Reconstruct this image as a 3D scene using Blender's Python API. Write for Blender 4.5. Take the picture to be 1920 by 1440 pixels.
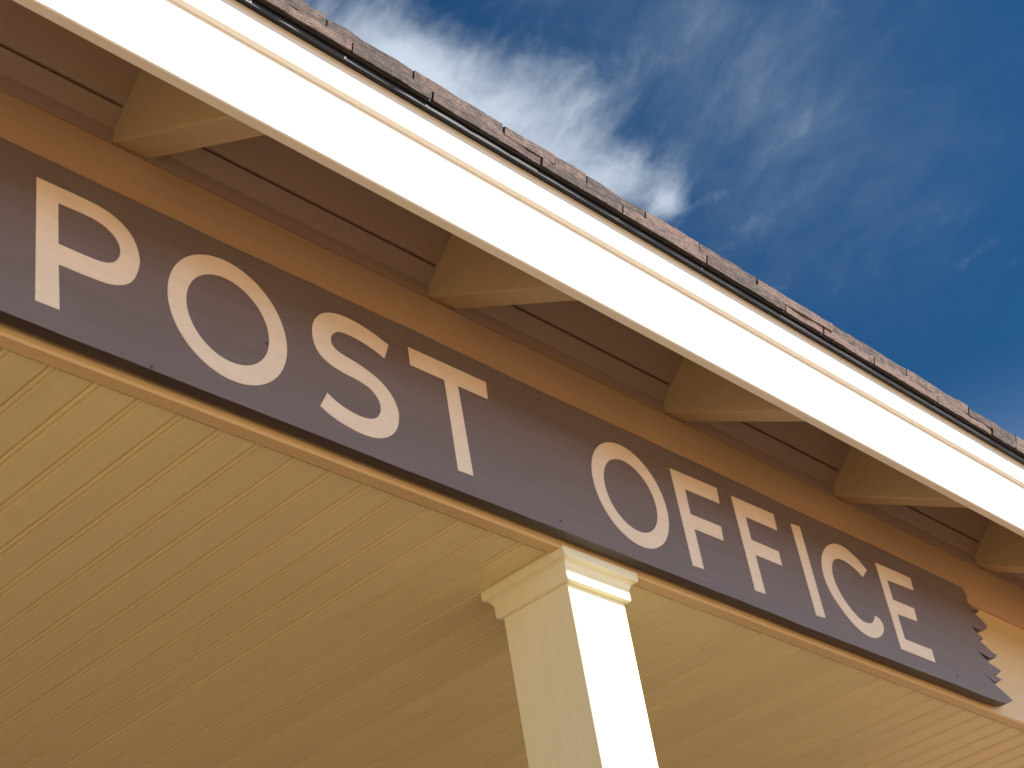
import bpy, bmesh, math, random
from mathutils import Matrix, Vector
from mathutils.geometry import tessellate_polygon

random.seed(7)
for o in list(bpy.data.objects):
    bpy.data.objects.remove(o, do_unlink=True)
scene = bpy.context.scene
COL = scene.collection

# ------------------------------------------------------------------ camera
cam_data = bpy.data.cameras.new('camera')
cam = bpy.data.objects.new('camera', cam_data)
COL.objects.link(cam)
RIGHT = Vector((0.68171727, -0.71575517, -0.15151272))
UP = Vector((-0.31606891, -0.47489788, 0.8213236))
FWD = Vector((0.65981968, 0.51202201, 0.54997404))
m = Matrix.Identity(4)
for i in range(3):
    m[i][0], m[i][1], m[i][2] = RIGHT[i], UP[i], -FWD[i]
m[0][3], m[1][3], m[2][3] = 0.0, -1.8, 1.5
cam.matrix_world = m
cam_data.sensor_width = 36.0
cam_data.lens = 3194.0 / 1920.0 * 36.0
cam_data.clip_start = 0.05
cam_data.clip_end = 2000.0
cam_data.dof.use_dof = True
cam_data.dof.focus_distance = 3.25
cam_data.dof.aperture_fstop = 11.0
scene.camera = cam

# ------------------------------------------------------------------ light
SUN_AZ = math.radians(33.0)        # from straight in front of the porch towards +X
SUN_T = 1.07                       # slope of the eave's shadow in section
SUN_EL = math.atan(SUN_T * math.cos(SUN_AZ))
sun_dir = Vector((math.sin(SUN_AZ) * math.cos(SUN_EL), -math.cos(SUN_AZ) * math.cos(SUN_EL), math.sin(SUN_EL)))
sd = bpy.data.lights.new('sun', 'SUN')
sd.energy = 3.4
sd.angle = math.radians(0.53)
sd.color = (1.0, 0.965, 0.92)
sun = bpy.data.objects.new('sun', sd)
COL.objects.link(sun)
sun.rotation_euler = sun_dir.to_track_quat('Z', 'Y').to_euler()

world = bpy.data.worlds.new('World')
scene.world = world
world.use_nodes = True
wn, wl = world.node_tree.nodes, world.node_tree.links
wn.clear()
sky = wn.new('ShaderNodeTexSky')
sky.sky_type = 'NISHITA'
sky.sun_disc = False
sky.sun_elevation = SUN_EL
sky.sun_rotation = math.pi - SUN_AZ
sky.altitude = 1500
sky.air_density = 1.0
sky.dust_density = 5.0
sky.ozone_density = 3.0


def N(nodes, typ, **kw):
    n = nodes.new(typ)
    for k, v in kw.items():
        setattr(n, k, v)
    return n


def wmath(op, a, b=None, c=None, clamp=False):
    n = N(wn, 'ShaderNodeMath', operation=op, use_clamp=clamp)
    for i, v in enumerate((a, b, c)):
        if v is None:
            continue
        if isinstance(v, (int, float)):
            n.inputs[i].default_value = v
        else:
            wl.new(v, n.inputs[i])
    return n.outputs[0]


def wramp(src, lo, hi, a=0.0, b=1.0):
    n = N(wn, 'ShaderNodeMapRange', interpolation_type='SMOOTHSTEP')
    wl.new(src, n.inputs[0])
    n.inputs[1].default_value, n.inputs[2].default_value = lo, hi
    n.inputs[3].default_value, n.inputs[4].default_value = a, b
    return n.outputs[0]


# cirrus: a cloud layer on a plane high above, read off by direction
tc = N(wn, 'ShaderNodeTexCoord')
sep = N(wn, 'ShaderNodeSeparateXYZ')
wl.new(tc.outputs['Generated'], sep.inputs[0])
zz = wmath('MAXIMUM', sep.outputs[2], 0.06)
cu = wmath('DIVIDE', sep.outputs[0], zz)
cv = wmath('DIVIDE', sep.outputs[1], zz)
comb = N(wn, 'ShaderNodeCombineXYZ')
wl.new(cu, comb.inputs[0])
wl.new(cv, comb.inputs[1])
CLOUD_ROT, CLOUD_OFF = -1.2, (0.0, 0.0, 0.0)
mp = N(wn, 'ShaderNodeMapping')
mp.inputs['Rotation'].default_value = (0, 0, CLOUD_ROT)
mp.inputs['Location'].default_value = CLOUD_OFF
wl.new(comb.outputs[0], mp.inputs[0])
warp = N(wn, 'ShaderNodeTexNoise')
warp.inputs['Scale'].default_value = 5.0
warp.inputs['Detail'].default_value = 3
wl.new(mp.outputs[0], warp.inputs[0])
wadd = N(wn, 'ShaderNodeVectorMath', operation='MULTIPLY_ADD')
wl.new(warp.outputs['Color'], wadd.inputs[0])
wadd.inputs[1].default_value = (0.13, 0.13, 0)
wl.new(mp.outputs[0], wadd.inputs[2])
big = N(wn, 'ShaderNodeTexNoise')
big.inputs['Scale'].default_value = 1.6
big.inputs['Detail'].default_value = 2
wl.new(mp.outputs[0], big.inputs[0])
st = N(wn, 'ShaderNodeMapping')
st.inputs['Scale'].default_value = (2.2, 3.6, 1)
wl.new(wadd.outputs[0], st.inputs[0])
fine = N(wn, 'ShaderNodeTexNoise')
fine.inputs['Scale'].default_value = 4.2
fine.inputs['Detail'].default_value = 11
fine.inputs['Roughness'].default_value = 0.64
wl.new(st.outputs[0], fine.inputs[0])


def bank(u0, v0, ang, ru, rv, amp):
    """one cloud bank of the layer: soft elongated patch at (u0, v0)"""
    mpb = N(wn, 'ShaderNodeMapping', vector_type='TEXTURE')
    mpb.inputs['Location'].default_value = (u0, v0, 0)
    mpb.inputs['Rotation'].default_value = (0, 0, ang)
    mpb.inputs['Scale'].default_value = (ru, rv, 1)
    wl.new(wadd.outputs[0], mpb.inputs[0])
    ln = N(wn, 'ShaderNodeVectorMath', operation='LENGTH')
    wl.new(mpb.outputs[0], ln.inputs[0])
    return wmath('MULTIPLY', wramp(ln.outputs['Value'], 0.0, 1.0, 1.0, 0.0), amp)


cover = wmath('MULTIPLY', wramp(big.outputs[0], 0.42, 0.78), 0.14)
WARP_C = 0.065      # mean shift of the warped coordinates
SKY_TINT = (0.084, 0.248, 0.330, 1)      # deep polarised blue
CLOUDS = [
    # u, v on the layer (direction x/z, y/z), heading, half length, half width, density
    (0.91, 0.672, 0.0, 0.33, 0.145, 1.0),
    (0.76, 0.66, 0.0, 0.18, 0.12, 0.50),
    (1.09, 0.640, 0.0, 0.05, 0.045, 0.42),
    (1.135, 0.585, 0.35, 0.02, 0.055, 0.20),
]
for (u, v, a, ru, rv, amp) in CLOUDS:
    cr, sr = math.cos(CLOUD_ROT), math.sin(CLOUD_ROT)
    ur, vr = cr * u - sr * v + WARP_C, sr * u + cr * v + WARP_C
    cover = wmath('ADD', cover, bank(ur, vr, a + CLOUD_ROT, ru, rv, amp))
dens = wmath('MULTIPLY_ADD', fine.outputs[0], 0.8, wmath('MULTIPLY', cover, 0.55))
dens = wmath('MULTIPLY', wramp(dens, 0.47, 1.12), 0.82, clamp=True)
cr, sr = math.cos(CLOUD_ROT), math.sin(CLOUD_ROT)
for (u, v, a, ru, rv, amp) in [(1.08, 0.50, 0.25, 0.50, 0.26, 0.12), (1.02, 0.485, 0.0, 0.17, 0.07, 0.12)]:   # thin veils
    vl = bank(cr * u - sr * v + WARP_C, sr * u + cr * v + WARP_C, a + CLOUD_ROT, ru, rv, amp)
    dens = wmath('MULTIPLY_ADD', vl, wramp(fine.outputs[0], 0.1, 0.85), dens, clamp=True)
hs = N(wn, 'ShaderNodeHueSaturation')
hs.inputs['Saturation'].default_value = 1.1
hs.inputs['Value'].default_value = 1.0
wl.new(sky.outputs[0], hs.inputs['Color'])
tint = N(wn, 'ShaderNodeMixRGB', blend_type='MULTIPLY')
tint.inputs[0].default_value = 1.0
wl.new(hs.outputs[0], tint.inputs[1])
tint.inputs[2].default_value = SKY_TINT
haze = N(wn, 'ShaderNodeMixRGB')          # pale haze towards the horizon, all the way round
hz = wramp(sep.outputs[2], -0.04, 0.51, 1.0, 0.0)
wl.new(hz, haze.inputs[0])
haze.inputs[2].default_value = (11.8, 14.0, 17.4, 1)
wl.new(tint.outputs[0], haze.inputs[1])
mix = N(wn, 'ShaderNodeMixRGB')
wl.new(dens, mix.inputs[0])
wl.new(haze.outputs[0], mix.inputs[1])
mix.inputs[2].default_value = (3.2, 3.6, 4.05, 1)
bg = N(wn, 'ShaderNodeBackground')
bg.inputs[1].default_value = 0.07
wl.new(mix.outputs[0], bg.inputs[0])
wo = N(wn, 'ShaderNodeOutputWorld')
wl.new(bg.outputs[0], wo.inputs[0])

scene.view_settings.view_transform = 'Standard'
scene.view_settings.look = 'None'
scene.view_settings.gamma = 1.0
scene.view_settings.use_curve_mapping = False
scene.view_settings.exposure = 1.76
scene.render.engine = 'CYCLES'
scene.render.resolution_x, scene.render.resolution_y = 1024, 768
scene.cycles.max_bounces = 8
scene.cycles.diffuse_bounces = 6

# ------------------------------------------------------------------ materials


def new_mat(name):
    mt = bpy.data.materials.new(name)
    mt.use_nodes = True
    nt = mt.node_tree
    b = nt.nodes['Principled BSDF']
    return mt, nt.nodes, nt.links, b


def noise(nodes, links, vec, scale, detail=4, rough=0.5):
    n = nodes.new('ShaderNodeTexNoise')
    n.inputs['Scale'].default_value = scale
    n.inputs['Detail'].default_value = detail
    n.inputs['Roughness'].default_value = rough
    if vec is not None:
        links.new(vec, n.inputs['Vector'])
    return n


def scaled(nodes, links, s, coord='Object'):
    t = nodes.new('ShaderNodeTexCoord')
    mpn = nodes.new('ShaderNodeMapping')
    mpn.inputs['Scale'].default_value = s
    if coord == 'World':
        g = nodes.new('ShaderNodeNewGeometry')
        links.new(g.outputs['Position'], mpn.inputs[0])
    else:
        links.new(t.outputs[coord], mpn.inputs[0])
    return mpn.outputs[0]


def paint(name, col, grain=(1, 1, 1), rough=0.5, var=0.06, bump=0.15, dirt=0.12, dirtcol=(0.36, 0.27, 0.15), vary=0.0):
    """brushed paint over wood: long grain, faint blotches, a little dirt"""
    mt, nd, lk, b = new_mat(name)
    v = scaled(nd, lk, grain, 'World')
    n1 = noise(nd, lk, v, 6.0, 6, 0.6)
    vb = scaled(nd, lk, (1, 1, 1), 'World')
    n2 = noise(nd, lk, vb, 3.1, 5, 0.62)
    r1 = nd.new('ShaderNodeMapRange')
    lk.new(n1.outputs[0], r1.inputs[0])
    r1.inputs[1].default_value, r1.inputs[2].default_value = 0.3, 0.7
    r1.inputs[3].default_value, r1.inputs[4].default_value = 1 - var, 1 + var * 0.5
    src = r1.outputs[0]
    if vary:
        oi = nd.new('ShaderNodeObjectInfo')
        r3 = nd.new('ShaderNodeMapRange')
        lk.new(oi.outputs['Random'], r3.inputs[0])
        r3.inputs[3].default_value, r3.inputs[4].default_value = 1 - vary, 1 + vary
        mm = nd.new('ShaderNodeMath')
        mm.operation = 'MULTIPLY'
        lk.new(src, mm.inputs[0])
        lk.new(r3.outputs[0], mm.inputs[1])
        src = mm.outputs[0]
    mul = nd.new('ShaderNodeVectorMath')
    mul.operation = 'SCALE'
    mul.inputs[0].default_value = col
    lk.new(src, mul.inputs['Scale'])
    r2 = nd.new('ShaderNodeMapRange')
    lk.new(n2.outputs[0], r2.inputs[0])
    r2.inputs[1].default_value, r2.inputs[2].default_value = 0.5, 0.8
    r2.inputs[3].default_value, r2.inputs[4].default_value = 0.0, dirt
    mx = nd.new('ShaderNodeMixRGB')
    lk.new(r2.outputs[0], mx.inputs[0])
    lk.new(mul.outputs[0], mx.inputs[1])
    mx.inputs[2].default_value = (*dirtcol, 1)
    lk.new(mx.outputs[0], b.inputs['Base Color'])
    b.inputs['Roughness'].default_value = rough
    bp = nd.new('ShaderNodeBump')
    bp.inputs['Strength'].default_value = bump
    bp.inputs['Distance'].default_value = 0.002
    lk.new(n1.outputs[0], bp.inputs['Height'])
    lk.new(bp.outputs[0], b.inputs['Normal'])
    return mt


CREAM = (0.84, 0.745, 0.43)
M = {}
M['ceiling'] = paint('ceiling_paint', CREAM, (16, 0.6, 16), 0.42, dirt=0.08, vary=0.03)
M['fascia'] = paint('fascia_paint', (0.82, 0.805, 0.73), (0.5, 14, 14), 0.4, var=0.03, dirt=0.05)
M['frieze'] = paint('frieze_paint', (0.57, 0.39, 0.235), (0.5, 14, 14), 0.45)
M['beam'] = paint('beam_paint', (0.72, 0.55, 0.30), (0.5, 14, 14), 0.45)
M['rafter'] = paint('rafter_paint', (0.58, 0.445, 0.27), (14, 0.5, 14), 0.5)
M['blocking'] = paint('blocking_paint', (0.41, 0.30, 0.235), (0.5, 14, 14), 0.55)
M['column'] = paint('column_paint', (0.89, 0.88, 0.63), (14, 14, 0.5), 0.42, var=0.03, dirt=0.10)
M['letter'] = paint('letter_paint', (0.83, 0.71, 0.56), (3, 8, 8), 0.5, var=0.07, dirt=0.15, dirtcol=(0.45, 0.34, 0.24))

lt = M['letter'].node_tree
lb = lt.nodes['Principled BSDF']
src = lb.inputs['Base Color'].links[0].from_socket
wn1 = noise(lt.nodes, lt.links, scaled(lt.nodes, lt.links, (1, 1, 1), 'World'), 34.0, 6, 0.75)
wr = lt.nodes.new('ShaderNodeMapRange')
lt.links.new(wn1.outputs[0], wr.inputs[0])
wr.inputs[1].default_value, wr.inputs[2].default_value = 0.70, 0.78
wr.inputs[3].default_value, wr.inputs[4].default_value = 0.0, 0.6
wm = lt.nodes.new('ShaderNodeMixRGB')
lt.links.new(wr.outputs[0], wm.inputs[0])
lt.links.new(src, wm.inputs[1])
wm.inputs[2].default_value = (0.24, 0.18, 0.14, 1)
lt.links.new(wm.outputs[0], lb.inputs['Base Color'])

# sign: dark brown stain with grain, paler weathered streaks, faint sheen
mt, nd, lk, b = new_mat('sign_stain')
v = scaled(nd, lk, (0.7, 18, 18), 'World')
n1 = noise(nd, lk, v, 5.0, 8, 0.65)
v2 = scaled(nd, lk, (1.0, 3.0, 3.0), 'World')
n2 = noise(nd, lk, v2, 3.0, 6, 0.6)
n3 = noise(nd, lk, scaled(nd, lk, (1, 1, 1), 'World'), 60.0, 3, 0.6)
cr = nd.new('ShaderNodeValToRGB')
cr.color_ramp.elements[0].position, cr.color_ramp.elements[0].color = 0.30, (0.148, 0.111, 0.103, 1)
cr.color_ramp.elements[1].position, cr.color_ramp.elements[1].color = 0.75, (0.186, 0.146, 0.137, 1)
lk.new(n1.outputs[0], cr.inputs[0])
mr = nd.new('ShaderNodeMapRange')
lk.new(n2.outputs[0], mr.inputs[0])
mr.inputs[1].default_value, mr.inputs[2].default_value = 0.48, 0.78
mr.inputs[3].default_value, mr.inputs[4].default_value = 0.0, 0.35
mx = nd.new('ShaderNodeMixRGB')
lk.new(mr.outputs[0], mx.inputs[0])
lk.new(cr.outputs[0], mx.inputs[1])
mx.inputs[2].default_value = (0.215, 0.178, 0.167, 1)
sp = nd.new('ShaderNodeMapRange')
lk.new(n3.outputs[0], sp.inputs[0])
sp.inputs[1].default_value, sp.inputs[2].default_value = 0.70, 0.76
sp.inputs[3].default_value, sp.inputs[4].default_value = 0.0, 0.55
mx2 = nd.new('ShaderNodeMixRGB')
lk.new(sp.outputs[0], mx2.inputs[0])
lk.new(mx.outputs[0], mx2.inputs[1])
mx2.inputs[2].default_value = (0.045, 0.034, 0.03, 1)
lk.new(mx2.outputs[0], b.inputs['Base Color'])
b.inputs['Roughness'].default_value = 0.5
bp = nd.new('ShaderNodeBump')
bp.inputs['Strength'].default_value = 0.15
bp.inputs['Distance'].default_value = 0.003
lk.new(n1.outputs[0], bp.inputs['Height'])
lk.new(bp.outputs[0], b.inputs['Normal'])
M['sign'] = mt

# shakes: weathered brown with pinkish and grey pieces
mt, nd, lk, b = new_mat('shingle_wood')
n1 = noise(nd, lk, scaled(nd, lk, (8, 8, 60), 'World'), 3.0, 6, 0.7)
n2 = noise(nd, lk, scaled(nd, lk, (1, 1, 1), 'World'), 55.0, 4, 0.7)
oi = nd.new('ShaderNodeObjectInfo')
a1 = nd.new('ShaderNodeMath')
a1.operation = 'MULTIPLY_ADD'
lk.new(oi.outputs['Random'], a1.inputs[0])
a1.inputs[1].default_value = 0.35
lk.new(n1.outputs[0], a1.inputs[2])
a2 = nd.new('ShaderNodeMath')
a2.operation = 'MULTIPLY_ADD'
lk.new(n2.outputs[0], a2.inputs[0])
a2.inputs[1].default_value = 0.9
lk.new(a1.outputs[0], a2.inputs[2])
cr = nd.new('ShaderNodeValToRGB')
e = cr.color_ramp.elements
e[0].position, e[0].color = 0.70, (0.035, 0.024, 0.021, 1)
e[1].position, e[1].color = 1.0, (0.155, 0.098, 0.078, 1)
x = e.new(0.86)
x.color = (0.085, 0.054, 0.043, 1)
sc = nd.new('ShaderNodeMath')
sc.operation = 'MULTIPLY'
lk.new(a2.outputs[0], sc.inputs[0])
sc.inputs[1].default_value = 0.78
lk.new(sc.outputs[0], cr.inputs[0])
lk.new(cr.outputs[0], b.inputs['Base Color'])
b.inputs['Roughness'].default_value = 0.85
bp = nd.new('ShaderNodeBump')
bp.inputs['Strength'].default_value = 0.8
bp.inputs['Distance'].default_value = 0.004
lk.new(a2.outputs[0], bp.inputs['Height'])
lk.new(bp.outputs[0], b.inputs['Normal'])
M['shingle'] = mt

mt, nd, lk, b = new_mat('dark_drip_metal')
n1 = noise(nd, lk, scaled(nd, lk, (1, 6, 6), 'World'), 6.0, 4)
cr = nd.new('ShaderNodeValToRGB')
cr.color_ramp.elements[0].color = (0.012, 0.012, 0.015, 1)
cr.color_ramp.elements[1].color = (0.03, 0.028, 0.03, 1)
lk.new(n1.outputs[0], cr.inputs[0])
lk.new(cr.outputs[0], b.inputs['Base Color'])
b.inputs['Metallic'].default_value = 0.3
b.inputs['Roughness'].default_value = 0.5
M['drip'] = mt

M['deckwood'] = paint('roof_deck_wood', (0.40, 0.29, 0.17), (0.6, 12, 12), 0.8, var=0.3)
M['floor'] = paint('porch_floor_paint', (0.046, 0.023, 0.0115), (0.6, 10, 10), 0.7, var=0.2)
M['wall'] = paint('wall_stain', (0.13, 0.075, 0.04), (0.6, 12, 12), 0.6)

mt, nd, lk, b = new_mat('ground_earth_paving')
n1 = noise(nd, lk, scaled(nd, lk, (1, 1, 1), 'World'), 0.8, 8, 0.65)
cr = nd.new('ShaderNodeValToRGB')
cr.color_ramp.elements[0].color = (0.46, 0.255, 0.11, 1)
cr.color_ramp.elements[1].color = (0.61, 0.345, 0.155, 1)
lk.new(n1.outputs[0], cr.inputs[0])
lk.new(cr.outputs[0], b.inputs['Base Color'])
b.inputs['Roughness'].default_value = 0.9
M['ground'] = mt

# dark brick for the unseen paving added to cut ground bounce
mt, nd, lk, b = new_mat('bounce_cut_brick')
bt = nd.new('ShaderNodeTexBrick')
lk.new(scaled(nd, lk, (1, 1, 1), 'World'), bt.inputs[0])
bt.inputs['Color1'].default_value = (0.060, 0.026, 0.0105, 1)
bt.inputs['Color2'].default_value = (0.084, 0.037, 0.015, 1)
bt.inputs['Mortar'].default_value = (0.09, 0.055, 0.03, 1)
bt.inputs['Scale'].default_value = 4.6
bt.inputs['Mortar Size'].default_value = 0.012
lk.new(bt.outputs['Color'], b.inputs['Base Color'])
b.inputs['Roughness'].default_value = 0.9
M['brick'] = mt
M['bounce_concrete'] = paint('bounce_concrete', (0.35, 0.255, 0.145), (2, 2, 2), 0.9, var=0.12, dirt=0.3, dirtcol=(0.22, 0.19, 0.14))
mt, nd, lk, b = new_mat('sky_block_scrub')
n1 = noise(nd, lk, scaled(nd, lk, (1, 1, 1), 'World'), 0.06, 8, 0.7)
cr = nd.new('ShaderNodeValToRGB')
cr.color_ramp.elements[0].color = (0.05, 0.05, 0.02, 1)
cr.color_ramp.elements[1].color = (0.20, 0.14, 0.07, 1)
lk.new(n1.outputs[0], cr.inputs[0])
lk.new(cr.outputs[0], b.inputs['Base Color'])
b.inputs['Roughness'].default_value = 1.0
M['sky_block'] = mt
M['sign_edge'] = paint('sign_edge_stain', (0.062, 0.044, 0.038), (1, 10, 10), 0.6, var=0.2)
M['nail'] = paint('nail_rust', (0.10, 0.07, 0.06), (20, 20, 20), 0.6)

# ------------------------------------------------------------------ helpers


def link(name, me, mat, parent=None):
    o = bpy.data.objects.new(name, me)
    COL.objects.link(o)
    if mat is not None and not me.materials:
        me.materials.append(mat)
    if parent is not None:
        o.parent = parent
    return o


def empty(name, loc=(0, 0, 0), parent=None):
    o = bpy.data.objects.new(name, None)
    o.location = loc
    COL.objects.link(o)
    if parent is not None:
        o.parent = parent
    return o


def mesh(name, verts, faces, bevel=0.0, seg=2):
    me = bpy.data.meshes.new(name)
    bm = bmesh.new()
    vs = [bm.verts.new(v) for v in verts]
    for f in faces:
        bm.faces.new([vs[i] for i in f])
    bmesh.ops.recalc_face_normals(bm, faces=bm.faces)
    if bevel:
        es = [ed for ed in bm.edges if len(ed.link_faces) == 2 and ed.calc_face_angle(0) > 0.5]
        bmesh.ops.bevel(bm, geom=es, offset=bevel, segments=seg, profile=0.5, affect='EDGES')
    bm.to_mesh(me)
    bm.free()
    return me


def box(name, x0, x1, y0, y1, z0, z1, bevel=0.0, seg=2):
    v = [(x, y, z) for x in (x0, x1) for y in (y0, y1) for z in (z0, z1)]
    f = [(0, 1, 3, 2), (4, 6, 7, 5), (0, 4, 5, 1), (2, 3, 7, 6), (0, 2, 6, 4), (1, 5, 7, 3)]
    return mesh(name, v, f, bevel, seg)


def prism_x(name, prof, x0, x1, bevel=0.0, nseg=1, wob=0.0):
    """extrude a (y, z) profile along X; nseg/wob: long boards are never dead straight"""
    n = len(prof)
    verts, faces = [], []
    for s in range(nseg + 1):
        x = x0 + (x1 - x0) * s / nseg
        dy, dz = wob * math.sin(1.9 * x + 0.4), wob * math.sin(1.3 * x + 1.7)
        for (y, z) in prof:
            verts.append((x, y + dy, z + dz))
    for s in range(nseg):
        for i in range(n):
            j = (i + 1) % n
            faces.append((s * n + i, s * n + j, (s + 1) * n + j, (s + 1) * n + i))
    faces.append(tuple(range(n)))
    faces.append(tuple(nseg * n + i for i in range(n)))
    return mesh(name, verts, faces, bevel)


def prism_y(name, prof, y0, y1, bevel=0.0):
    n = len(prof)
    verts = [(x, y0, z) for x, z in prof] + [(x, y1, z) for x, z in prof]
    faces = [(i, (i + 1) % n, n + (i + 1) % n, n + i) for i in range(n)]
    faces += [tuple(range(n)), tuple(range(n, 2 * n))]
    return mesh(name, verts, faces, bevel)


def smooth(me, ang=0.6):
    for p in me.polygons:
        p.use_smooth = True
    try:
        me.set_sharp_from_angle(angle=ang)
    except Exception:
        pass


# ------------------------------------------------------------------ ground
g = link('ground', mesh('ground', [(-600, -600, 0), (600, -600, 0), (600, 600, 0), (-600, 600, 0)], [(0, 1, 2, 3)]), M['ground'])
g['kind'] = 'structure'
pv = link('bounce_cut_paving', box('bounce_cut_paving', 0.2, 26, -5.0, -0.03, -0.1, 0.004), M['brick'])  # unseen, added dark to limit bounce light on the porch ceiling
pv['kind'] = 'structure'
dw = link('bounce_slab', box('bounce_slab', -14, 0.19, -9.0, -0.03, -0.1, 0.006), M['bounce_concrete'])  # unseen pale slab, added to bounce light onto the column's left face
dw['kind'] = 'structure'

# unseen terrain ring, added to block low sky light from the sign
hv, hf = [], []
NH = 96
for i in range(NH):
    a = 2 * math.pi * i / NH
    for r, h in ((230, -0.5), (262, 18 + 3 * math.sin(3 * a) + 2 * math.sin(7 * a + 1)), (310, 44 + 8 * math.sin(2 * a + 1) + 4 * math.sin(5 * a)), (420, 30)):
        hv.append((r * math.cos(a), r * math.sin(a), h))
for i in range(NH):
    j = (i + 1) % NH
    for k in range(3):
        hf.append((4 * i + k, 4 * j + k, 4 * j + k + 1, 4 * i + k + 1))
hl = link('sky_block_hills', mesh('sky_block_hills', hv, hf), M['sky_block'])
hl['kind'] = 'structure'

# ------------------------------------------------------------------ building
X0, X1 = -2.6, 8.4
bld = empty('post_office_building', (2.544, 0.15, 0.0))
bld['label'] = 'cream painted building with beadboard porch ceiling, square column and shingled eave'
bld['category'] = 'building'
bpy.context.view_layer.update()


def part(name, me, mat, parent=bld):
    o = link(name, me, mat, parent)
    if parent is bld:
        o.matrix_parent_inverse = Matrix.Translation(-bld.location)
    return o


part('porch_floor', box('porch_floor', X0, X1, -0.02, 2.5, 0.006, 0.24, 0.01), M['floor'])
part('wall', box('wall', X0, X1, 2.5, 2.64, 0.245, 3.9), M['wall'])

# beam under the eave: lower face, proud frieze board above, soffit trim
part('beam', prism_x('beam', [(0.036, 3.438), (0.036, 3.101), (0.040, 3.097), (0.0655, 3.097), (0.0715, 3.1015), (0.0715, 3.438)],
                     X0, X1, 0.0, 24, 0.0006), M['beam'])
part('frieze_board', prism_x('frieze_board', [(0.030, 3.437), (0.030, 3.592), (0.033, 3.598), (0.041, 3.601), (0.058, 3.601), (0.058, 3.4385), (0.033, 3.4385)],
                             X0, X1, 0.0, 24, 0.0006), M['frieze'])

# beadboard ceiling
PITCH = 0.0832
prof = [(0.0006, 3.112), (0.0006, 3.1065), (0.0030, 3.1005), (0.0090, 3.1005), (0.0103, 3.1042), (0.0128, 3.1042), (0.0142, 3.1005),
        (PITCH - 0.0040, 3.1005), (PITCH - 0.0014, 3.1065), (PITCH - 0.0014, 3.112)]
bme = prism_y('ceiling_board', prof, 0.0722, 2.498)
first = 1.2665 - 46 * PITCH
nb = int((X1 - first) / PITCH)
for i in range(nb):
    bx = first + i * PITCH - 0.007
    if bx < X0 or bx > X1 - PITCH:
        continue
    o = part('ceiling_board', bme, M['ceiling'])
    o.location = (bx, random.uniform(-0.0, 0.0008), random.uniform(0, 0.0010))
part('ceiling_backing', box('ceiling_backing', X0, X1, 0.073, 2.498, 3.1145, 3.13), M['deckwood'])

# columns
CX, CY = 2.544, 0.1475


def column(cx):
    c = empty('column', (cx, CY, 0.24), bld)
    c.matrix_parent_inverse = Matrix.Translation(-bld.location)

    def rings(name, prof, mat):
        verts, faces = [], []
        for h, z in prof:
            verts += [(-h, -h, z), (h, -h, z), (h, h, z), (-h, h, z)]
        for k in range(len(prof) - 1):
            for i in range(4):
                j = (i + 1) % 4
                faces.append((4 * k + i, 4 * k + j, 4 * k + 4 + j, 4 * k + 4 + i))
        faces += [(0, 1, 2, 3), tuple(4 * (len(prof) - 1) + i for i in range(4))]
        me = mesh(name, verts, faces, 0.0024, 3)
        return link(name, me, mat, c)
    z0 = 0.24
    rings('shaft', [(0.0895, 0.20), (0.0895, 3.060 - z0)], M['column'])
    rings('capital', [(0.0970, 3.0335 - z0), (0.1010, 3.0365 - z0), (0.1010, 3.0610 - z0), (0.1025, 3.0640 - z0), (0.1050, 3.0715 - z0), (0.1105, 3.0772 - z0),
                      (0.1175, 3.0790 - z0), (0.1175, 3.1002 - z0)], M['column'])
    rings('base', [(0.118, 0.002), (0.118, 0.15), (0.108, 0.17), (0.100, 0.198)], M['column'])
    return c


for cx in (CX, CX - 4.6, CX + 4.6):
    column(cx)

# ------------------------------------------------------------------ roof
SL = 0.555
ANG = math.atan(SL)


def deck(y):
    return 3.674 + SL * (y + 0.335)


roof = empty('roof', (2.544, -0.33, 3.6), bld)
roof.matrix_parent_inverse = Matrix.Translation(-bld.location)
bpy.context.view_layer.update()


def rpart(name, me, mat):
    o = link(name, me, mat, roof)
    o.matrix_parent_inverse = Matrix.Translation(-Vector((2.544, -0.33, 3.6)))
    return o


RY = 2.6
rpart('roof_deck', prism_x('roof_deck', [(-0.318, deck(-0.318) - 0.006), (RY, deck(RY) - 0.006), (2 * RY + 0.3, deck(-0.3)), (2 * RY + 0.3, deck(-0.3) - 0.02), (RY, deck(RY) - 0.028), (-0.300, deck(-0.300) - 0.026)],
                           X0, X1), M['deckwood'])
# fascia
FZ = 3.4245
rpart('fascia_board', prism_x('fascia_board', [(-0.282, FZ), (-0.2995, FZ), (-0.302, FZ + 0.0025), (-0.302, 3.5892), (-0.2985, 3.5892), (-0.2985, 3.645), (-0.282, 3.645)], X0, X1, 0.0, 30, 0.0008), M['fascia'])
tr = prism_x('fascia_trim', [(-0.2990, 3.5895), (-0.3026, 3.5895), (-0.3080, 3.5897), (-0.3112, 3.5915), (-0.3135, 3.5955), (-0.3148, 3.6010), (-0.3155, 3.6080), (-0.3157, 3.6160), (-0.3157, 3.6400), (-0.3162, 3.6520), (-0.3172, 3.6605), (-0.2990, 3.6605)], X0, X1, 0.0, 30, 0.0008)
smooth(tr)
rpart('fascia_trim', tr, M['fascia'])
dr = prism_x('drip_edge', [(-0.302, 3.6612), (-0.3262, 3.6612), (-0.3290, 3.6560), (-0.3312, 3.6560), (-0.3325, 3.6615), (-0.3290, 3.6655),
                           (-0.3290, 3.6690), (-0.3360, 3.6690), (-0.3375, 3.6715), (-0.3372, 3.6755), (-0.318, 3.6850), (-0.302, 3.6850)], X0, X1, 0.0, 30, 0.0008)
rpart('drip_edge', dr, M['drip'])

# rafters and blocking boards
def rb(y):      # rafter underside
    return 3.5995 + SL * (y - 0.030)


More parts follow.
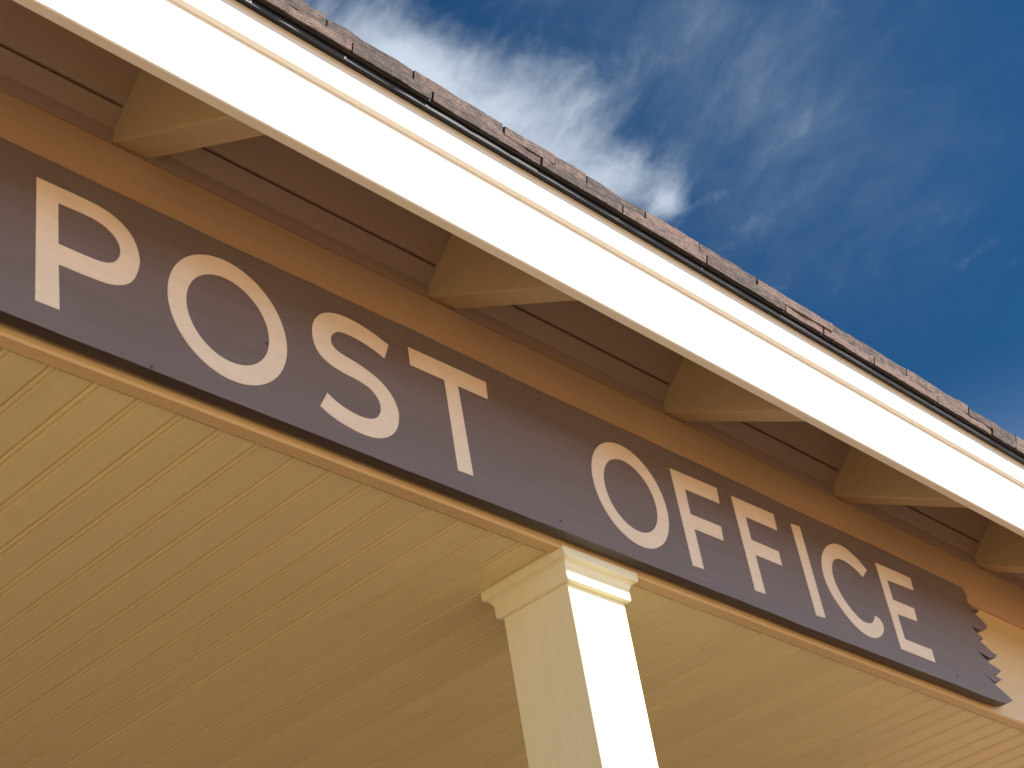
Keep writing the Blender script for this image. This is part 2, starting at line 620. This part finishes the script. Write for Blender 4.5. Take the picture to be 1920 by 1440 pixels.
RW = 0.075
raf_x = [1.362 - 0.775 * k for k in range(5, 0, -1)] + [1.362, 2.140, 2.918, 3.640, 4.385] + [4.385 + 0.76 * k for k in range(1, 6)]
rprof = [(-0.2805, rb(-0.2805)), (0.0295, rb(0.0295)), (0.0295, 3.6025), (0.30, 3.6025), (0.30, deck(0.30) - 0.03), (-0.2805, deck(-0.2805) - 0.03)]
rme = prism_x('rafter', rprof, 0.0, RW, 0.0)
bmr = bmesh.new()
bmr.from_mesh(rme)
es = [ed for ed in bmr.edges if all(abs(v_.co.z - rb(v_.co.y)) < 1e-4 for v_ in ed.verts) and abs(ed.verts[0].co.x - ed.verts[1].co.x) < 1e-5]
bmesh.ops.bevel(bmr, geom=es, offset=0.003, segments=2, affect='EDGES', profile=0.5)
bmr.to_mesh(rme)
bmr.free()
raf_x = [x for x in raf_x if X0 < x < X1 - RW]
for x in raf_x:
    o = rpart('rafter', rme, M['rafter'])
    o.location = (x, 0, 0)


def blk(name, pts, th, xa, xb):
    """board between two rafters: a bent (y, z) line with thickness behind it"""
    back = [(y + th * 0.86, z + th * 0.5) for y, z in pts]
    return rpart(name, prism_x(name, pts + back[::-1], xa, xb), M['blocking'])


FY, FZZ = 0.0335, 3.6005
for a, c in zip(raf_x[:-1], raf_x[1:]):
    xa, xb = a + RW + 0.0006, c - 0.0006
    blk('blocking_board', [(FY, FZZ - 0.004), (FY - 0.006, FZZ + 0.028), (FY - 0.0335, FZZ + 0.0555), (FY - 0.0325, FZZ + 0.0595)], 0.018, xa, xb)
    blk('blocking_board', [(FY - 0.0335, FZZ + 0.0625), (FY - 0.0385, FZZ + 0.0605), (FY - 0.150, FZZ + 0.166)], 0.018, xa, xb)

# shakes: a doubled course at the eave, then courses up the slope
SH_KNOWN = [1.749, 1.988, 2.135, 2.231, 2.418, 2.602, 2.814, 3.117, 3.446, 3.751, 4.004]


def joints(known):
    xs = list(known)
    while xs[0] > X0 + 0.3:
        xs.insert(0, xs[0] - random.uniform(0.10, 0.31))
    while xs[-1] < X1 - 0.3:
        xs.append(xs[-1] + random.uniform(0.10, 0.31))
    return xs


def shake_verts(xa, xb, y, lift, th, length, rnd=True):
    """tapered shake lying on the slope, butt end at y, slightly uneven butt"""
    c, s = math.cos(ANG), math.sin(ANG)
    n = max(2, int((xb - xa) / 0.035))
    vb = []
    for i in range(n + 1):
        x = xa + (xb - xa) * i / n
        jit = random.uniform(-0.0012, 0.0012) if rnd else 0
        tj = th * random.uniform(0.90, 1.06) if rnd else th
        yb = y + jit
        zb = deck(y) + lift
        vb.append(((x, yb, zb), (x, yb - tj * s * 0.55, zb + tj), (x, y + length * c, deck(y + length * c) + lift * 0.3 + 0.004), (x, y + length * c, deck(y + length * c) + lift * 0.3)))
    verts, faces = [], []
    for q in vb:
        verts += list(q)
    for i in range(n):
        for k in range(4):
            j = (k + 1) % 4
            faces.append((4 * i + k, 4 * i + j, 4 * i + 4 + j, 4 * i + 4 + k))
    faces += [(0, 1, 2, 3), (4 * n, 4 * n + 1, 4 * n + 2, 4 * n + 3)]
    return verts, faces


count = 0
rest_v, rest_f = [], []
courses = [(-0.343, 0.000, 0.020, 0.26, None), (-0.347, 0.020, 0.021, 0.40, SH_KNOWN)]
yk = -0.345 + 0.125
while yk < RY - 0.2:
    courses.append((yk, 0.020, 0.020, 0.40, None))
    yk += 0.125
for ci, (y, lift, th, ln, known) in enumerate(courses):
    xs = joints(known) if known else joints([X0 + random.uniform(0.05, 0.3)])
    for a, c in zip(xs[:-1], xs[1:]):
        w = 0.0035 if ci < 2 else 0.003
        dy = random.uniform(-0.0012, 0.0015)
        dth = random.uniform(-0.0022, 0.0022)
        ve, fa = shake_verts(a + w, c - w * random.uniform(0.2, 1.0), y + dy, lift, th + dth, ln)
        if ci < 4 and count < 296:
            rpart('shingle', mesh('shingle', ve, fa), M['shingle'])
            count += 1
        else:
            b0 = len(rest_v)
            rest_v += ve
            rest_f += [tuple(b0 + i for i in f) for f in fa]
ro = rpart('upper_shingles', mesh('upper_shingles', rest_v, rest_f), M['shingle'])
ro['kind'] = 'stuff'

# ------------------------------------------------------------------ sign
sign = empty('sign_board', (2.54, 0.015, 3.107))
sign['label'] = 'long dark brown wooden sign with cream lettering and jagged end, fixed along the beam'
sign['category'] = 'sign'
SLOC = Vector((2.54, 0.015, 3.107))
bpy.context.view_layer.update()


def spart(name, me, mat):
    o = link(name, me, mat, sign)
    o.matrix_parent_inverse = Matrix.Translation(-SLOC)
    return o


def plate(name, loops, y0, y1, bevel=0.0):
    """flat (x, z) outline with holes, from y0 (front) to y1"""
    tri = tessellate_polygon([[Vector((x, z, 0)) for x, z in lp] for lp in loops])
    pts = [p for lp in loops for p in lp]
    n = len(pts)
    verts = [(x, y0, z) for x, z in pts] + [(x, y1, z) for x, z in pts]
    faces = [tuple(t) for t in tri] + [tuple(i + n for i in t) for t in tri]
    off = 0
    for lp in loops:
        k = len(lp)
        for i in range(k):
            a, c = off + i, off + (i + 1) % k
            faces.append((a, c, c + n, a + n))
        off += k
    return mesh(name, verts, faces)


TIP = [(4.1613, 3.4525), (4.1757, 3.4319), (4.166, 3.4103), (4.1864, 3.3983), (4.2239, 3.3993), (4.2153, 3.3902), (4.1660, 3.3860), (4.2176, 3.3683), (4.2416, 3.352),
       (4.2245, 3.3392), (4.18, 3.3266), (4.1380, 3.3285), (4.1645, 3.3109), (4.1906, 3.3038), (4.1799, 3.2961), (4.1526, 3.2912), (4.1881, 3.2796), (4.2166, 3.2661),
       (4.2406, 3.265), (4.2272, 3.2535), (4.1843, 3.2436), (4.1240, 3.2500), (4.1783, 3.224), (4.234, 3.215), (4.2053, 3.1986), (4.177, 3.1923), (4.2182, 3.185),
       (4.1874, 3.17), (4.1676, 3.1673), (4.1190, 3.1820), (4.178, 3.1549), (4.2131, 3.1429), (4.2437, 3.1282), (4.20, 3.111), (4.15, 3.1075)]
LEFT = [(2 * 2.54 - x + random.uniform(-.006, .006), z) for x, z in TIP][::-1]
edge_t = [(x, 3.453 + 0.0013 * math.sin(7 * x) + random.uniform(-0.0010, 0.0010)) for x in [1.0 + 0.06 * i for i in range(52)]]
edge_b = [(x, 3.1068 + 0.0008 * math.sin(5 * x + 1) + random.uniform(-0.0008, 0.0008)) for x in [4.06 - 0.06 * i for i in range(52)]]
outline = edge_t + TIP + edge_b + LEFT
bme2 = plate('board', [outline], 0.0, 0.0240)
bmr = bmesh.new()
bmr.from_mesh(bme2)
es = [ed for ed in bmr.edges if len(ed.link_faces) == 2 and ed.verts[0].co.y < 0.001 and ed.verts[1].co.y < 0.001 and ed.calc_face_angle(0) > 1.0]
bmesh.ops.bevel(bmr, geom=es, offset=0.0022, segments=2, affect='EDGES', profile=0.5, clamp_overlap=True)
bmr.to_mesh(bme2)
bmr.free()
bme2.materials.append(M['sign'])
bme2.materials.append(M['sign_edge'])
for p in bme2.polygons:
    p.material_index = 0 if abs(p.normal.y) > 0.5 else 1
spart('board', bme2, None)


def curve(pts, corners, sub=4):
    """closed outline; between the corner indices run a Catmull-Rom curve"""
    n = len(pts)
    out = []
    for i in range(n):
        p1, p2 = pts[i], pts[(i + 1) % n]
        p0 = pts[i - 1] if i not in corners else (2 * p1[0] - p2[0], 2 * p1[1] - p2[1])
        j = (i + 1) % n
        p3 = pts[(i + 2) % n] if j not in corners else (2 * p2[0] - p1[0], 2 * p2[1] - p1[1])
        both = i in corners and j in corners
        for s in range(1 if both else sub):
            t = s / sub
            out.append(tuple(0.5 * (2 * p1[q] + (p2[q] - p0[q]) * t + (2 * p0[q] - 5 * p1[q] + 4 * p2[q] - p3[q]) * t * t + (3 * p1[q] - p0[q] - 3 * p2[q] + p3[q]) * t ** 3) for q in (0, 1)))
    return out


def ellipse(cx, cz, rx, rz, n=64):
    return [(cx + rx * math.cos(2 * math.pi * i / n), cz + rz * math.sin(2 * math.pi * i / n)) for i in range(n)]


ZT, ZB = 3.4035, 3.1525
LET = []
Pout = [(1.186, ZT), (1.262, ZT + .0005), (1.3126, 3.401), (1.3494, 3.3880), (1.3738, 3.3640), (1.3838, 3.3330), (1.3826, 3.3082), (1.3706, 3.2765), (1.3515, 3.2576), (1.3222, 3.2462), (1.2822, 3.2430), (1.2265, 3.2425), (1.2275, ZB), (1.184, ZB)]
Phole = [(1.2265, 3.3695), (1.2700, 3.3705), (1.2950, 3.3695), (1.3170, 3.3640), (1.336, 3.3510), (1.3455, 3.3330), (1.3435, 3.3125), (1.3313, 3.2950), (1.3109, 3.2862), (1.283, 3.2838), (1.2262, 3.284)]
LET.append(('P', [curve(Pout, {0, 1, 11, 12, 13}), curve(Phole, {0, 1, 10})]))
LET.append(('first O', [ellipse(1.569, 3.2800, 0.1295, 0.1295), ellipse(1.568, 3.2790, 0.0900, 0.0906)]))
Sp = [(1.9619, 3.3861), (1.9464, 3.3488), (1.9216, 3.3574), (1.8906, 3.3642), (1.8591, 3.3667), (1.837, 3.3647), (1.8226, 3.3574), (1.811, 3.3429), (1.8101, 3.3282), (1.8196, 3.3174), (1.8395, 3.3116), (1.8671, 3.3074), (1.9004, 3.2987), (1.9305, 3.2851), (1.953, 3.2637), (1.9633, 3.2373), (1.9622, 3.214), (1.9517, 3.1879), (1.9288, 3.1653), (1.8975, 3.1515), (1.8601, 3.1478), (1.8158, 3.1532), (1.7862, 3.1621), (1.7646, 3.1727), (1.7854, 3.2082), (1.8063, 3.1967), (1.8354, 3.1884), (1.8656, 3.1858), (1.8909, 3.1905), (1.9085, 3.2028), (1.918, 3.2234), (1.9135, 3.245), (1.8953, 3.2606), (1.8647, 3.2677), (1.8279, 3.2713), (1.7981, 3.2783), (1.7759, 3.2926), (1.7651, 3.3154), (1.7654, 3.3439), (1.7742, 3.3677), (1.7933, 3.3885), (1.8196, 3.4012), (1.8518, 3.4067), (1.8896, 3.4045), (1.927, 3.397)]
LET.append(('S', [curve(Sp, {0, 1, 23, 24})]))
LET.append(('T', [[(2.0165, ZT), (2.2345, ZT + .001), (2.2315, 3.3625), (2.146, 3.3615), (2.1485, ZB + .001), (2.107, ZB), (2.1083, 3.3615), (2.0155, 3.361)]]))
LET.append(('second O', [ellipse(2.6565, 3.2735, 0.1245, 0.1270), ellipse(2.6560, 3.2715, 0.0868, 0.0882)]))
LET.append(('first F', [[(2.8315, 3.3995), (3.0085, ZT), (3.0040, 3.3610), (2.8730, 3.3580), (2.8715, 3.2920), (2.9855, 3.294), (2.9815, 3.2559), (2.8722, 3.2542), (2.8724, ZB), (2.8316, 3.1505)]]))
LET.append(('second F', [[(3.0630, 3.4005), (3.2355, ZT), (3.2325, 3.3578), (3.1038, 3.3565), (3.1030, 3.2940), (3.2122, 3.2940), (3.2112, 3.2560), (3.1033, 3.2545), (3.1036, ZB), (3.0622, 3.1505)]]))
LET.append(('I', [[(3.3055, 3.3985), (3.3455, 3.4025), (3.3470, ZB), (3.3065, 3.1495)]]))
Cp = [(3.6268, 3.3589), (3.5951, 3.3311), (3.565, 3.3472), (3.5296, 3.356), (3.497, 3.3552), (3.4671, 3.3419), (3.4482, 3.3154), (3.4422, 3.2832), (3.4526, 3.2494), (3.4738, 3.2214), (3.5024, 3.1994), (3.5294, 3.1892), (3.5599, 3.1912), (3.5807, 3.2025), (3.5981, 3.2223), (3.6163, 3.2176), (3.6262, 3.2015), (3.6147, 3.1798), (3.5866, 3.1602), (3.5483, 3.1502), (3.5068, 3.155), (3.4672, 3.1742), (3.4328, 3.2045), (3.4064, 3.2397), (3.3966, 3.2786), (3.4031, 3.3161), (3.4224, 3.3502), (3.4537, 3.3784), (3.4918, 3.3968), (3.5294, 3.4019), (3.5659, 3.3942), (3.5992, 3.3789)]
LET.append(('C', [curve(Cp, {0, 1, 14})]))
LET.append(('E', [[(3.6855, 3.3975), (3.8585, 3.3995), (3.8542, 3.3615), (3.7215, 3.3570), (3.7210, 3.2990), (3.8239, 3.3003), (3.82, 3.2622), (3.7212, 3.2585), (3.7205, 3.1870), (3.8508, 3.1885), (3.8498, 3.1515), (3.6838, 3.1512)]]))
for nm, loops in LET:
    o = spart('letter', plate('letter', loops, -0.0012, 0.0006), M['letter'])
    o['label'] = 'painted cream letter %s on the brown sign' % nm

for bx in (1.05, 2.05, 3.05, 4.0):
    spart('batten', box('batten', bx, bx + 0.05, 0.0242, 0.0298, 3.15, 3.436), M['sign'])

# nails holding the board
for nx, nz in [(1.652, 3.262), (1.005, 3.40), (1.01, 3.15), (2.40, 3.425), (2.395, 3.13), (3.95, 3.41), (3.955, 3.14), (1.40, 3.1125)]:
    r = 0.0032
    vs = [(nx + r * math.cos(t * math.pi / 4), -0.0014, nz + r * math.sin(t * math.pi / 4)) for t in range(8)] + [(nx + r * math.cos(t * math.pi / 4), 0.002, nz + r * math.sin(t * math.pi / 4)) for t in range(8)]
    fs = [tuple(range(8)), tuple(range(8, 16))] + [(t, (t + 1) % 8, 8 + (t + 1) % 8, 8 + t) for t in range(8)]
    spart('nail', mesh('nail', vs, fs), M['nail'])
